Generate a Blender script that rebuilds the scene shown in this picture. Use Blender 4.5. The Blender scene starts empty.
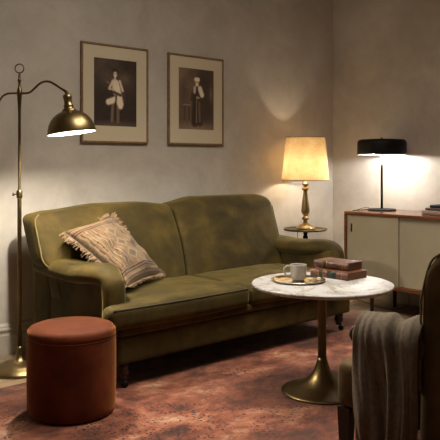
import bpy, bmesh, math, random
from mathutils import Vector, Matrix, noise
random.seed(7)
PI = math.pi
sc = bpy.context.scene
COL = sc.collection

# ---------------------------------------------------------------- helpers
def lin(c):
    return tuple(((v/12.92) if v <= .04045 else ((v+.055)/1.055)**2.4) for v in c)
def hexc(s):
    return lin(tuple(int(s[i:i+2], 16)/255 for i in (0, 2, 4)))

def new_mat(name):
    m = bpy.data.materials.new(name); m.use_nodes = True
    nt = m.node_tree
    return m, nt, nt.nodes['Principled BSDF']

def mat_simple(name, col, rough=.5, metal=0., noise_scale=None, col2=None, bump=0., bump_scale=60., sheen=0., detail=4., coat=0., stretch=None, contrast=(.35, .65)):
    m, nt, b = new_mat(name)
    N, L = nt.nodes, nt.links
    b.inputs['Base Color'].default_value = (*col, 1)
    b.inputs['Roughness'].default_value = rough
    b.inputs['Metallic'].default_value = metal
    if sheen:
        b.inputs['Sheen Weight'].default_value = sheen
        b.inputs['Sheen Roughness'].default_value = .45
        b.inputs['Sheen Tint'].default_value = (*[min(1, c*3+.1) for c in col], 1)
    if coat: b.inputs['Coat Weight'].default_value = coat
    tc = N.new('ShaderNodeTexCoord')
    vec = tc.outputs['Object']
    if stretch:
        mp = N.new('ShaderNodeMapping'); mp.inputs['Scale'].default_value = stretch
        L.new(vec, mp.inputs['Vector']); vec = mp.outputs['Vector']
    if noise_scale:
        n = N.new('ShaderNodeTexNoise'); n.inputs['Scale'].default_value = noise_scale
        n.inputs['Detail'].default_value = detail; n.inputs['Roughness'].default_value = .6
        L.new(vec, n.inputs['Vector'])
        r = N.new('ShaderNodeValToRGB')
        r.color_ramp.elements[0].position = contrast[0]; r.color_ramp.elements[1].position = contrast[1]
        r.color_ramp.elements[0].color = (*col, 1)
        r.color_ramp.elements[1].color = (*(col2 or col), 1)
        L.new(n.outputs['Fac'], r.inputs['Fac']); L.new(r.outputs['Color'], b.inputs['Base Color'])
    if bump:
        n2 = N.new('ShaderNodeTexNoise'); n2.inputs['Scale'].default_value = bump_scale
        n2.inputs['Detail'].default_value = 5
        L.new(vec, n2.inputs['Vector'])
        bp = N.new('ShaderNodeBump'); bp.inputs['Strength'].default_value = bump; bp.inputs['Distance'].default_value = .01
        L.new(n2.outputs['Fac'], bp.inputs['Height']); L.new(bp.outputs['Normal'], b.inputs['Normal'])
    return m

def mat_emit(name, col, strength):
    m, nt, b = new_mat(name)
    b.inputs['Base Color'].default_value = (*col, 1)
    b.inputs['Emission Color'].default_value = (*col, 1)
    b.inputs['Emission Strength'].default_value = strength
    return m

def mat_attr(name, rough=.9, sheen=0., bump=0.):
    m, nt, b = new_mat(name)
    a = nt.nodes.new('ShaderNodeAttribute'); a.attribute_name = 'dye'
    nt.links.new(a.outputs['Color'], b.inputs['Base Color'])
    b.inputs['Roughness'].default_value = rough
    b.inputs['Sheen Weight'].default_value = sheen
    if bump:
        tc = nt.nodes.new('ShaderNodeTexCoord')
        n2 = nt.nodes.new('ShaderNodeTexNoise'); n2.inputs['Scale'].default_value = 220
        nt.links.new(tc.outputs['Object'], n2.inputs['Vector'])
        bp = nt.nodes.new('ShaderNodeBump'); bp.inputs['Strength'].default_value = bump; bp.inputs['Distance'].default_value = .004
        nt.links.new(n2.outputs['Fac'], bp.inputs['Height']); nt.links.new(bp.outputs['Normal'], b.inputs['Normal'])
    return m

def root_of(o):
    while o.parent: o = o.parent
    return o

def obj(name, bm, mat, parent=None, W=False, smooth=True, angle=None):
    """link bm as one mesh object; W: vertices are in world space and are moved into the thing's space"""
    if W and parent is not None:
        r = root_of(parent)
        M = Matrix.Translation(r.location) @ r.rotation_euler.to_matrix().to_4x4()
        bmesh.ops.transform(bm, matrix=M.inverted(), verts=bm.verts)
    me = bpy.data.meshes.new(name)
    bmesh.ops.recalc_face_normals(bm, faces=bm.faces)
    bm.to_mesh(me); bm.free()
    if smooth:
        for p in me.polygons: p.use_smooth = True
        if angle is not None:
            try: me.set_sharp_from_angle(angle=math.radians(angle))
            except Exception: pass
    me.materials.append(mat)
    o = bpy.data.objects.new(name, me); COL.objects.link(o)
    if parent is not None: o.parent = parent
    return o

def thing(name, label, cat, loc=(0, 0, 0), rotz=0, group=None):
    o = bpy.data.objects.new(name, None); COL.objects.link(o)
    o.location = loc; o.rotation_euler = (0, 0, rotz); o.empty_display_size = .1
    o['label'] = label; o['category'] = cat
    if group: o['group'] = group
    return o

def tag(o, label, cat, group=None, kind=None):
    o['label'] = label; o['category'] = cat
    if group: o['group'] = group
    if kind: o['kind'] = kind
    return o

def struct(name, bm, mat, parent=None, **k):
    o = obj(name, bm, mat, parent, **k)
    if parent is None: o['kind'] = 'structure'
    return o

def B(): return bmesh.new()

def add_box(bm, lo, hi, bevel=0., seg=2):
    c = [(a+b)/2 for a, b in zip(lo, hi)]; s = [abs(b-a) for a, b in zip(lo, hi)]
    r = bmesh.ops.create_cube(bm, size=1, matrix=Matrix.Translation(c) @ Matrix.Diagonal((*s, 1)))
    if bevel:
        es = list({e for v in r['verts'] for e in v.link_edges})
        bmesh.ops.bevel(bm, geom=es, offset=bevel, segments=seg, affect='EDGES', profile=.5)
    return bm

def add_lathe(bm, prof, seg=48, M=None, cap=True):
    """prof: list of (r, z) bottom to top"""
    M = M or Matrix.Identity(4)
    rings = []
    for r, z in prof:
        if r < 1e-6:
            rings.append([bm.verts.new(M @ Vector((0, 0, z)))])
        else:
            rings.append([bm.verts.new(M @ Vector((r*math.cos(2*PI*i/seg), r*math.sin(2*PI*i/seg), z))) for i in range(seg)])
    for a, b in zip(rings, rings[1:]):
        if len(a) == 1 and len(b) == 1: continue
        for i in range(seg):
            j = (i+1) % seg
            if len(a) == 1: bm.faces.new((a[0], b[j], b[i]))
            elif len(b) == 1: bm.faces.new((a[i], a[j], b[0]))
            else: bm.faces.new((a[i], a[j], b[j], b[i]))
    if cap:
        if len(rings[0]) > 1: bm.faces.new(rings[0][::-1])
        if len(rings[-1]) > 1: bm.faces.new(rings[-1])
    return bm

def catmull(pts, n=8, closed=False):
    P = [Vector(p) for p in pts]; out = []
    m = len(P)
    rng = range(m) if closed else range(m-1)
    for i in rng:
        if closed: p0, p1, p2, p3 = P[(i-1) % m], P[i], P[(i+1) % m], P[(i+2) % m]
        else: p0, p1, p2, p3 = P[max(i-1, 0)], P[i], P[i+1], P[min(i+2, m-1)]
        for k in range(n):
            t = k/n
            out.append(.5*((2*p1)+(-p0+p2)*t+(2*p0-5*p1+4*p2-p3)*t*t+(-p0+3*p1-3*p2+p3)*t**3))
    if not closed: out.append(P[-1].copy())
    return out

def add_tube(bm, pts, rad, seg=10, closed=False, caps=True):
    P = [Vector(p) for p in pts]; n = len(P)
    if not hasattr(rad, '__len__'): rad = [rad]*n
    rings = []; up = None
    for i in range(n):
        if closed: t = P[(i+1) % n]-P[(i-1) % n]
        else: t = P[min(i+1, n-1)]-P[max(i-1, 0)]
        t.normalize()
        if up is None:
            up = Vector((0, 0, 1)) if abs(t.z) < .9 else Vector((1, 0, 0))
        a = t.cross(up)
        if a.length < 1e-5: a = t.cross(Vector((0, 1, 0)))
        a.normalize(); b = a.cross(t).normalized(); up = b
        rings.append([bm.verts.new(P[i]+rad[i]*(a*math.cos(2*PI*k/seg)+b*math.sin(2*PI*k/seg))) for k in range(seg)])
    m = n if closed else n-1
    for i in range(m):
        A, Bb = rings[i], rings[(i+1) % n]
        for k in range(seg):
            j = (k+1) % seg
            bm.faces.new((A[k], A[j], Bb[j], Bb[k]))
    if not closed and caps:
        bm.faces.new(rings[0][::-1]); bm.faces.new(rings[-1])
    return bm

def softbox(bm, lo, hi, r, n=14, fn=None, crown=(0, 0, 0)):
    """a rounded, puffed box; crown = bulge of each pair of faces; fn(co, t) warps (t in -1..1)"""
    c = Vector([(a+b)/2 for a, b in zip(lo, hi)]); h = Vector([abs(b-a)/2 for a, b in zip(lo, hi)])
    ns = n if hasattr(n, '__len__') else (n, n, n)
    tmp = {}
    def vert(i, j, k):
        key = (i, j, k)
        if key in tmp: return tmp[key]
        t = Vector([math.sin((2*q/m-1)*PI/2) for q, m in zip(key, ns)])
        p = Vector([t[a]*h[a] for a in range(3)])
        inner = Vector([max(-(h[a]-min(r, h[a])), min(h[a]-min(r, h[a]), p[a])) for a in range(3)])
        d = p-inner
        if d.length > 1e-9:
            # push out onto the rounded shell, keep amount by the largest component
            rr = Vector([min(r, h[a]) for a in range(3)])
            dn = Vector([d[a]/rr[a] if rr[a] > 0 else 0 for a in range(3)])
            m = max(abs(x) for x in dn)
            if dn.length > 1e-9:
                dn = dn/dn.length*m
            p = inner+Vector([dn[a]*rr[a] for a in range(3)])
        u = Vector([t[a] for a in range(3)])
        for a in range(3):
            b1, b2 = (a+1) % 3, (a+2) % 3
            p[a] += crown[a]*(1-u[b1]**2)*(1-u[b2]**2)*u[a]
        p = p+c
        if fn: p = Vector(fn(p, u))
        v = bm.verts.new(p); tmp[key] = v
        return v
    nx, ny, nz = ns
    def face(a, b, c_, d):
        try: bm.faces.new((a, b, c_, d))
        except ValueError: pass
    for i in range(nx):
        for j in range(ny):
            for k in (0, nz):
                face(vert(i, j, k), vert(i+1, j, k), vert(i+1, j+1, k), vert(i, j+1, k))
    for i in range(nx):
        for k in range(nz):
            for j in (0, ny):
                face(vert(i, j, k), vert(i+1, j, k), vert(i+1, j, k+1), vert(i, j, k+1))
    for j in range(ny):
        for k in range(nz):
            for i in (0, nx):
                face(vert(i, j, k), vert(i, j+1, k), vert(i, j+1, k+1), vert(i, j, k+1))
    return bm

def grid_surface(bm, f, nu, nv, closed_u=False):
    V = [[bm.verts.new(f(i/nu, j/nv)) for j in range(nv+1)] for i in range(nu if closed_u else nu+1)]
    for i in range(nu):
        for j in range(nv):
            a, b = V[i], V[(i+1) % len(V)]
            bm.faces.new((a[j], b[j], b[j+1], a[j+1]))
    return V

def ss(a, b, x):
    t = max(0, min(1, (x-a)/(b-a))); return t*t*(3-2*t)
def interp(tab, x):
    if x <= tab[0][0]: return tab[0][1]
    for (x0, y0), (x1, y1) in zip(tab, tab[1:]):
        if x <= x1:
            t = (x-x0)/(x1-x0); t = t*t*(3-2*t)
            return y0+(y1-y0)*t
    return tab[-1][1]
def nz(p, s=1., seed=0.):
    return noise.noise(Vector(p)*s+Vector((seed, seed*1.7, -seed)))

# ---------------------------------------------------------------- camera
F = 690.; AX, AZ = 772/math.hypot(772, F), F/math.hypot(772, F)
cam = bpy.data.cameras.new('camera'); camo = bpy.data.objects.new('camera', cam); COL.objects.link(camo)
camo.location = (0, 0, 1.25)
camo.rotation_euler = (PI/2, 0, -math.atan2(AZ, AX))
cam.sensor_width = 36; cam.lens = F/440*36
cam.shift_y = -(220-163)/440
cam.clip_start = .05
sc.camera = camo
RIGHT = Vector((AX, -AZ, 0)); FWD = Vector((AZ, AX, 0))      # directions seen from the standpoint

# ---------------------------------------------------------------- materials
def wall_material():
    m, nt, b = new_mat('plaster'); N, L = nt.nodes, nt.links
    tc = N.new('ShaderNodeTexCoord')
    n1 = N.new('ShaderNodeTexNoise'); n1.inputs['Scale'].default_value = 1.6; n1.inputs['Detail'].default_value = 8; n1.inputs['Roughness'].default_value = .62; n1.inputs['Distortion'].default_value = .8
    n2 = N.new('ShaderNodeTexNoise'); n2.inputs['Scale'].default_value = 9; n2.inputs['Detail'].default_value = 6; n2.inputs['Roughness'].default_value = .7
    for n in (n1, n2): L.new(tc.outputs['Object'], n.inputs['Vector'])
    r1 = N.new('ShaderNodeValToRGB')
    r1.color_ramp.elements[0].position = .3; r1.color_ramp.elements[1].position = .7
    r1.color_ramp.elements[0].color = (*hexc('b4ab9d'), 1); r1.color_ramp.elements[1].color = (*hexc('cbc3b6'), 1)
    L.new(n1.outputs['Fac'], r1.inputs['Fac'])
    mx = N.new('ShaderNodeMixRGB'); mx.blend_type = 'OVERLAY'; mx.inputs['Fac'].default_value = .16
    L.new(r1.outputs['Color'], mx.inputs['Color1']); L.new(n2.outputs['Fac'], mx.inputs['Color2'])
    L.new(mx.outputs['Color'], b.inputs['Base Color'])
    b.inputs['Roughness'].default_value = .85
    bp = N.new('ShaderNodeBump'); bp.inputs['Strength'].default_value = .12; bp.inputs['Distance'].default_value = .01
    L.new(n2.outputs['Fac'], bp.inputs['Height']); L.new(bp.outputs['Normal'], b.inputs['Normal'])
    return m
PLASTER = wall_material()
TRIM = mat_simple('painted_trim', hexc('b9b0a2'), .5)
CEIL = mat_simple('ceiling_paint', hexc('c8c2b6'), .9)

def floor_material():
    m, nt, b = new_mat('oak_boards'); N, L = nt.nodes, nt.links
    tc = N.new('ShaderNodeTexCoord')
    br = N.new('ShaderNodeTexBrick'); br.offset = .37
    br.inputs['Scale'].default_value = 1; br.inputs['Brick Width'].default_value = 1.9; br.inputs['Row Height'].default_value = .15
    br.inputs['Mortar Size'].default_value = .0025; br.inputs['Mortar'].default_value = (.03, .02, .014, 1)
    br.inputs['Color1'].default_value = (*hexc('8d7355'), 1); br.inputs['Color2'].default_value = (*hexc('a68a68'), 1)
    L.new(tc.outputs['Object'], br.inputs['Vector'])
    mp = N.new('ShaderNodeMapping'); mp.inputs['Scale'].default_value = (2, 26, 1)
    L.new(tc.outputs['Object'], mp.inputs['Vector'])
    n = N.new('ShaderNodeTexNoise'); n.inputs['Scale'].default_value = 2; n.inputs['Detail'].default_value = 6
    L.new(mp.outputs['Vector'], n.inputs['Vector'])
    mx = N.new('ShaderNodeMixRGB'); mx.blend_type = 'MULTIPLY'; mx.inputs['Fac'].default_value = .5
    L.new(br.outputs['Color'], mx.inputs['Color1']); L.new(n.outputs['Fac'], mx.inputs['Color2'])
    g = N.new('ShaderNodeGamma'); g.inputs['Gamma'].default_value = .85
    L.new(mx.outputs['Color'], g.inputs['Color']); L.new(g.outputs['Color'], b.inputs['Base Color'])
    b.inputs['Roughness'].default_value = .45
    return m

def velvet(name, dark, mid, light, scale=5.5, rough=.75, sheen=.5, tint=None):
    m, nt, b = new_mat(name); N, L = nt.nodes, nt.links
    tc = N.new('ShaderNodeTexCoord')
    n1 = N.new('ShaderNodeTexNoise'); n1.inputs['Scale'].default_value = scale; n1.inputs['Detail'].default_value = 6; n1.inputs['Roughness'].default_value = .6; n1.inputs['Distortion'].default_value = .35
    L.new(tc.outputs['Object'], n1.inputs['Vector'])
    r = N.new('ShaderNodeValToRGB'); e = r.color_ramp.elements
    e[0].position = .3; e[0].color = (*dark, 1); e[1].position = .72; e[1].color = (*light, 1)
    q = r.color_ramp.elements.new(.5); q.color = (*mid, 1)
    L.new(n1.outputs['Fac'], r.inputs['Fac']); L.new(r.outputs['Color'], b.inputs['Base Color'])
    b.inputs['Roughness'].default_value = rough
    b.inputs['Specular IOR Level'].default_value = .25
    b.inputs['Sheen Weight'].default_value = sheen; b.inputs['Sheen Roughness'].default_value = .35
    b.inputs['Sheen Tint'].default_value = (*(tint or [min(1, c*4) for c in light]), 1)
    bp = N.new('ShaderNodeBump'); bp.inputs['Strength'].default_value = .25; bp.inputs['Distance'].default_value = .012
    n2 = N.new('ShaderNodeTexNoise'); n2.inputs['Scale'].default_value = 14; n2.inputs['Detail'].default_value = 3
    L.new(tc.outputs['Object'], n2.inputs['Vector'])
    L.new(n2.outputs['Fac'], bp.inputs['Height']); L.new(bp.outputs['Normal'], b.inputs['Normal'])
    return m
GREEN = velvet('olive_velvet', hexc('241d08'), hexc('3e3210'), hexc('58471b'), 4.2, .8, .5, (.66, .55, .2))
GREEN_PIPE = mat_simple('olive_piping', hexc('3c341a'), .8)
RUST = velvet('rust_velvet', hexc('481b09'), hexc('5a260d'), hexc('703312'), 5, .85, .5, (1, .42, .12))
CHAIRV = velvet('brown_olive_velvet', hexc('4b3d24'), hexc('5d4c2e'), hexc('6e5c3a'), 6, .8, .3)
BRASS = mat_simple('aged_brass', hexc('7c6a45'), .36, 1., 6., hexc('93805a'))
BRASS_DARK = mat_simple('dark_brass', hexc('675636'), .40, 1., 8., hexc('7f6d49'))
BRASS_SATIN = mat_simple('satin_brass', hexc('9a875c'), .35, 1., 7., hexc('ab986c'))
BLACK = mat_simple('black_lacquer', hexc('0a0a0a'), .6)
BLACK.node_tree.nodes['Principled BSDF'].inputs['Specular IOR Level'].default_value = .25
CHROME = mat_simple('smoked_chrome', hexc('55555a'), .2, 1.)
WHITE_IN = mat_simple('white_enamel', hexc('e8e2d4'), .5)
WOOD_FRAME = mat_simple('walnut_frame', hexc('755a3f'), .5, 0, 30, hexc('8d7050'))
WALNUT = mat_simple('walnut', hexc('5b3521'), .2, 0, 3.5, hexc('7d4c31'), stretch=(8, 1, 8))
DARKWOOD = mat_simple('dark_stained_wood', hexc('24140d'), .4)
CREAMDOOR = mat_simple('cream_lacquer', hexc('a0957a'), .55, 0, 2.5, hexc('a99e84'))
MATBOARD = mat_simple('mat_board', hexc('d2c4a6'), .9)

# ---------------------------------------------------------------- room shell
WY, WX, CZ, X0, Y0 = 4.295, 5.32, 3.15, -1.8, -2.2
T = .12
struct('floor', add_box(B(), (X0-T, Y0-T, -.1), (WX+T, WY+T, 0)), floor_material(), smooth=False)
struct('ceiling', add_box(B(), (X0-T, Y0-T, CZ), (WX+T, WY+T, CZ+.1)), CEIL, smooth=False)
struct('wall_back', add_box(B(), (X0-T, WY, 0), (WX+T, WY+T, CZ)), PLASTER, smooth=False)
struct('wall_right', add_box(B(), (WX, Y0, 0), (WX+T, WY, CZ)), PLASTER, smooth=False)
struct('wall_left', add_box(B(), (X0-T, Y0, 0), (X0, WY, CZ)), PLASTER, smooth=False)
struct('wall_front', add_box(B(), (X0-T, Y0-T, 0), (WX+T, Y0, CZ)), PLASTER, smooth=False)

def baseboard(name, p, q, inward):
    """moulded skirting: profile (depth, z) extruded from p to q"""
    prof = [(0, 0), (.024, 0), (.024, .128), (.018, .134), (.018, .15), (.026, .158), (.026, .168), (.018, .176), (.014, .19), (.006, .2), (0, .203)]
    bm = B(); n = Vector(inward)
    a = [bm.verts.new(Vector(p)+n*d+Vector((0, 0, z))) for d, z in prof]
    b = [bm.verts.new(Vector(q)+n*d+Vector((0, 0, z))) for d, z in prof]
    for i in range(len(prof)-1): bm.faces.new((a[i], a[i+1], b[i+1], b[i]))
    bm.faces.new(a); bm.faces.new(b[::-1])
    return struct(name, bm, TRIM, smooth=False)
baseboard('baseboard_back', (X0, WY, 0), (WX, WY, 0), (0, -1, 0))
baseboard('baseboard_right', (WX, Y0, 0), (WX, WY-.026, 0), (-1, 0, 0))

# ---------------------------------------------------------------- rug
def rug_material():
    m, nt, b = new_mat('faded_wool_pile'); N, L = nt.nodes, nt.links
    tc = N.new('ShaderNodeTexCoord'); V = tc.outputs['Object']
    def noise_(s, d=5, r=.6, dist=0., vec=None):
        n = N.new('ShaderNodeTexNoise'); n.inputs['Scale'].default_value = s; n.inputs['Detail'].default_value = d
        n.inputs['Roughness'].default_value = r; n.inputs['Distortion'].default_value = dist
        L.new(vec or V, n.inputs['Vector']); return n.outputs['Fac']
    def ramp(f, stops):
        r = N.new('ShaderNodeValToRGB'); e = r.color_ramp.elements
        e[0].position, e[1].position = stops[0][0], stops[-1][0]
        e[0].color = (*stops[0][1], 1); e[1].color = (*stops[-1][1], 1)
        for p, c in stops[1:-1]: e.new(p).color = (*c, 1)
        L.new(f, r.inputs['Fac']); return r.outputs['Color']
    def mix(f, a, c, mode='MIX'):
        x = N.new('ShaderNodeMixRGB'); x.blend_type = mode
        if isinstance(f, (int, float)): x.inputs['Fac'].default_value = f
        else: L.new(f, x.inputs['Fac'])
        for k, s in (('Color1', a), ('Color2', c)):
            if isinstance(s, tuple): x.inputs[k].default_value = (*s, 1)
            else: L.new(s, x.inputs[k])
        return x.outputs['Color']
    mp = N.new('ShaderNodeMapping'); mp.inputs['Scale'].default_value = (1, 1.35, 1); L.new(V, mp.inputs['Vector'])
    base = ramp(noise_(3.0, 10, .74, .25, mp.outputs['Vector']), [(.37, hexc('381c10')), (.45, hexc('6e3823')), (.52, hexc('8f4f34')), (.58, hexc('a86f51')), (.67, hexc('c5a084'))])
    # worn medallion motif: distorted voronoi rings
    wv = N.new('ShaderNodeTexVoronoi'); wv.inputs['Scale'].default_value = 11; wv.feature = 'DISTANCE_TO_EDGE'
    nn = N.new('ShaderNodeTexNoise'); nn.inputs['Scale'].default_value = 7; L.new(V, nn.inputs['Vector'])
    ad = N.new('ShaderNodeVectorMath'); ad.operation = 'MULTIPLY_ADD'; ad.inputs[1].default_value = (.25, .25, 0)
    L.new(nn.outputs['Color'], ad.inputs[0]); L.new(V, ad.inputs[2]); L.new(ad.outputs[0], wv.inputs['Vector'])
    lines = ramp(wv.outputs['Distance'], [(.0, (1, 1, 1)), (.05, (.7, .7, .7)), (.11, (0, 0, 0))])
    wear = ramp(noise_(9, 5, .65), [(.5, (0, 0, 0)), (.62, (.45, .45, .45))])
    f1 = mix(1., lines, wear, 'MULTIPLY')
    c1 = mix(f1, base, hexc('4b2a22'))
    # little dark knots that survive in the pile, in clusters
    v2 = N.new('ShaderNodeTexVoronoi'); v2.inputs['Scale'].default_value = 52; L.new(V, v2.inputs['Vector'])
    spots = ramp(v2.outputs['Distance'], [(.26, (1, 1, 1)), (.44, (0, 0, 0))])
    cl = ramp(noise_(1.9, 4, .6, .5), [(.47, (0, 0, 0)), (.55, (1, 1, 1))])
    cl2 = ramp(noise_(13, 3, .5), [(.42, (0, 0, 0)), (.50, (1, 1, 1))])
    f2 = mix(1., mix(1., spots, cl, 'MULTIPLY'), cl2, 'MULTIPLY')
    c2 = mix(f2, c1, hexc('170e0e'))
    # border bands along the rug's edges
    sx = N.new('ShaderNodeSeparateXYZ'); L.new(V, sx.inputs[0])
    def edge(out, half):
        a = N.new('ShaderNodeMath'); a.operation = 'ABSOLUTE'; L.new(out, a.inputs[0])
        s = N.new('ShaderNodeMath'); s.operation = 'SUBTRACT'; s.inputs[0].default_value = half; L.new(a.outputs[0], s.inputs[1]); return s.outputs[0]
    mn = N.new('ShaderNodeMath'); mn.operation = 'MINIMUM'
    L.new(edge(sx.outputs[0], 1.925), mn.inputs[0]); L.new(edge(sx.outputs[1], 1.41), mn.inputs[1])
    k = (0, 0, 0)
    band = ramp(mn.outputs[0], [(.0, (.55,)*3), (.03, (.55,)*3), (.035, (.0,)*3), (.09, k), (.095, (.6,)*3), (.115, (.6,)*3), (.12, (.25,)*3), (.36, (.25,)*3), (.365, (.65,)*3), (.385, (.65,)*3), (.39, k), (1., k)])
    c3 = mix(mix(1., band, ramp(noise_(5, 4), [(.35, (.3,)*3), (.6, (1,)*3)]), 'MULTIPLY'), c2, hexc('4a2d28'))
    fade = ramp(noise_(60, 3, .7), [(.3, (.7,)*3), (.7, (1.,)*3)])
    c4 = mix(.6, c3, fade, 'MULTIPLY')
    # paler, worn far right end of the rug
    mr = N.new('ShaderNodeMapRange'); mr.inputs['From Min'].default_value = 1.35; mr.inputs['From Max'].default_value = 1.9
    L.new(sx.outputs[0], mr.inputs['Value'])
    worn = N.new('ShaderNodeMath'); worn.operation = 'MULTIPLY'; worn.inputs[1].default_value = .55; L.new(mr.outputs[0], worn.inputs[0])
    c5 = mix(worn.outputs[0], c4, hexc('a98b7c'))
    big = ramp(noise_(1.15, 3, .55), [(.36, (.50,)*3), (.56, (1.05,)*3)])
    c6 = mix(.85, c5, big, 'MULTIPLY')
    L.new(c6, b.inputs['Base Color'])
    b.inputs['Roughness'].default_value = .95; b.inputs['Sheen Weight'].default_value = .15
    bp = N.new('ShaderNodeBump'); bp.inputs['Strength'].default_value = .5; bp.inputs['Distance'].default_value = .004
    L.new(noise_(160, 2), bp.inputs['Height']); L.new(bp.outputs['Normal'], b.inputs['Normal'])
    return m
RX, RY = 2.82, 2.23
rb = B(); add_box(rb, (-1.925, -1.41, .001), (1.925, 1.41, .011), .003)
rug = obj('rug', rb, rug_material(), smooth=False); rug.location = (RX, RY, 0)
tag(rug, 'large faded red oriental rug lying under the sofa and marble table', 'rug')
RZ = .0115   # top of the rug

# ---------------------------------------------------------------- sofa
SX = 3.10
SM = 3.055
sofa = thing('sofa', 'two-seat olive green velvet sofa with rolled arms against the back wall', 'sofa', (SX, 3.68, 0))
TOP = [(1.98, .925), (2.12, .945), (2.50, .978), (2.80, .978), (3.05, .955), (3.07, .955), (3.36, .998), (3.90, .998), (4.06, .965), (4.16, .945)]
def back_fn(p, t):
    z = p.z
    top = interp(TOP, p.x)
    k = (z-.40)/(.96-.40)
    z2 = .40+k*(top-.40)
    y = p.y+(k**1.0)*.235
    # a little sag and dents of a used back
    y += .010*nz((p.x, 0, z2), 4.5, 3)*(1-t[0]**4)
    xl = .095*(1-ss(.28, .50, k))*(1-ss(1.97, 2.35, p.x))
    w = math.exp(-((p.x-SM)/.22)**2)
    kk = min(1, max(0, k))
    return (p.x+xl+.055*k*ss(3.6, 4.05, p.x)+w*(.030*math.sin(PI*kk)-.035*(1-kk)), y, z2)
def lab(o, s): o['label'] = s; return o
b1 = softbox(B(), (1.968, 3.70, .40), (SM, 3.885, .96), .045, (30, 10, 22), back_fn, (0, .03, .0))
obj('back_cushion', b1, GREEN, sofa, W=True)
b2 = softbox(B(), (SM, 3.70, .40), (4.045, 3.92, .96), .06, (30, 10, 22), back_fn, (0, .03, .0))
obj('back_cushion', b2, GREEN, sofa, W=True)
# piping up the outer front edge of the back
pts = [back_fn(Vector((1.979, 3.709, z)), (-1, -1, 0)) for z in [.58+.035*i for i in range(10)]]
pts += [back_fn(Vector((1.990, 3.715, .935)), (-1, -1, 0)), back_fn(Vector((2.02, 3.722, .957)), (-1, -1, 0))]
obj('piping', add_tube(B(), catmull(pts, 3), .005, 8), mat_simple('light_olive_piping', hexc('6d6239'), .8), sofa, W=True)
pts2 = [back_fn(Vector((4.03, 3.718, z)), (.99, -1, 0)) for z in [.58+.035*i for i in range(10)]]
obj('piping', add_tube(B(), catmull(pts2, 3), .0048, 8), GREEN_PIPE, sofa, W=True)
# outside back and base
fr = B()
softbox(fr, (2.06, 3.88, .15), (4.14, 4.13, .68), .03, (10, 6, 10))
obj('outer_back', fr, GREEN, sofa, W=True)
rail = B()
softbox(rail, (2.085, 3.155, .148), (4.115, 3.95, .30), .016, (14, 12, 10))
obj('base_rail', rail, GREEN, sofa, W=True)
plat = B()
softbox(plat, (2.075, 3.140, .300), (4.125, 3.80, .355), .02, (14, 12, 10))
obj('seat_platform', plat, GREEN, sofa, W=True)
def seat_fn(sign):
    # sign -1: the left cushion, whose outer front corner laps round the arm
    def fn(p, t):
        e = (SM-p.x) if sign < 0 else (p.x-SM)
        wy = ss(3.27, 3.205, p.y)
        full = 1.047 if sign < 0 else 1.135; inner = full-.235
        s = (inner+(full-inner)*wy)/full
        x = SM+sign*e*s
        z = p.z
        if t[2] > 0:
            z += .012*nz((x, p.y, 0), 6, 1.)*(1-t[0]**4)*(1-t[1]**4)+.005*nz((x, p.y, 0), 17, 5)*(1-t[0]**4)
        y = p.y
        if t[1] < 0: y -= .012*math.cos(t[0]*PI/2)
        return (x, y, z)
    return fn
for sgn in (-1, 1):
    x0, x1 = (2.008, SM-.003) if sgn < 0 else (SM+.003, 4.190)
    c = B(); softbox(c, (x0, 3.115, .345), (x1, 3.78, .468), .04, (34, 34, 10), seat_fn(sgn), (.0, .0, .028))
    sc_o = obj('seat_cushion', c, GREEN, sofa, W=True)
    # piping along the top front edge
    f = seat_fn(sgn); pp = []
    for i in range(27):
        x = x0+.022+(x1-x0-.044)*i/26
        t0 = (i/26*2-1)
        q = f(Vector((x, 3.123, .457)), (t0, -1, 0))
        pp.append(q)
    obj('piping', add_tube(B(), pp, .0045, 8), GREEN_PIPE, sc_o, W=True)
# arms
def arm(mir):
    """rolled arm: a padded roll that runs forward and falls over the front"""
    def X(x): return SX*2-x if mir else x
    path = [(4.02, .612), (3.9, .606), (3.78, .600), (3.66, .598), (3.55, .602), (3.46, .610), (3.38, .615), (3.315, .610), (3.272, .584), (3.256, .545), (3.251, .48), (3.250, .38), (3.250, .27), (3.250, .17)]
    P = catmull([(0, a, b) for a, b in path], 4)
    n = len(P); bm = B(); seg = 22; rings = []
    for i, p in enumerate(P):
        t = P[min(i+1, n-1)]-P[max(i-1, 0)]; t.normalize()
        nrm = Vector((0, -t.z, t.y))
        if nrm.z < 0 and i < 5: nrm = -nrm
        nrm = Vector((0, t.z, -t.y))       # outward: up on the run, forward on the fall
        s = i/(n-1)
        front = ss(.38, .62, s)
        wx = .125*(1-front)+.068*front
        th = .060*(1-front)+.048*front
        cx = 2.130*(1-front)+2.116*front
        if s > .95: pass
        ring = []
        for k in range(seg):
            a = 2*PI*k/seg
            ca, sa = math.cos(a), math.sin(a)
            q = Vector((cx, p.y, p.z))+Vector((1, 0, 0))*wx*math.copysign(abs(ca)**.8, ca)+nrm*th*math.copysign(abs(sa)**.85, sa)
            q += nrm*.006*nz((q.x*1.0, q.y, q.z), 6, 9)
            ring.append(bm.verts.new((X(q.x), q.y, q.z)))
        rings.append(ring)
    for a_, b_ in zip(rings, rings[1:]):
        for k in range(seg):
            j = (k+1) % seg
            bm.faces.new((a_[k], a_[j], b_[j], b_[k]))
    bm.faces.new(rings[0]); bm.faces.new(rings[-1][::-1])
    ar = obj('arm', bm, GREEN, sofa, W=True)
    pn = B()
    xs = sorted((X(2.068), X(2.20)))
    softbox(pn, (xs[0], 3.256, .149), (xs[1], 4.05, .60), .018, (8, 12, 10))
    obj('arm_panel', pn, GREEN, ar, W=True)
    sp = [(X(2.062), 3.266, z) for z in (.16, .25, .35, .45, .5)]
    obj('piping', add_tube(B(), sp, .0045, 8), GREEN_PIPE, ar, W=True)
arm(False); arm(True)
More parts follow.
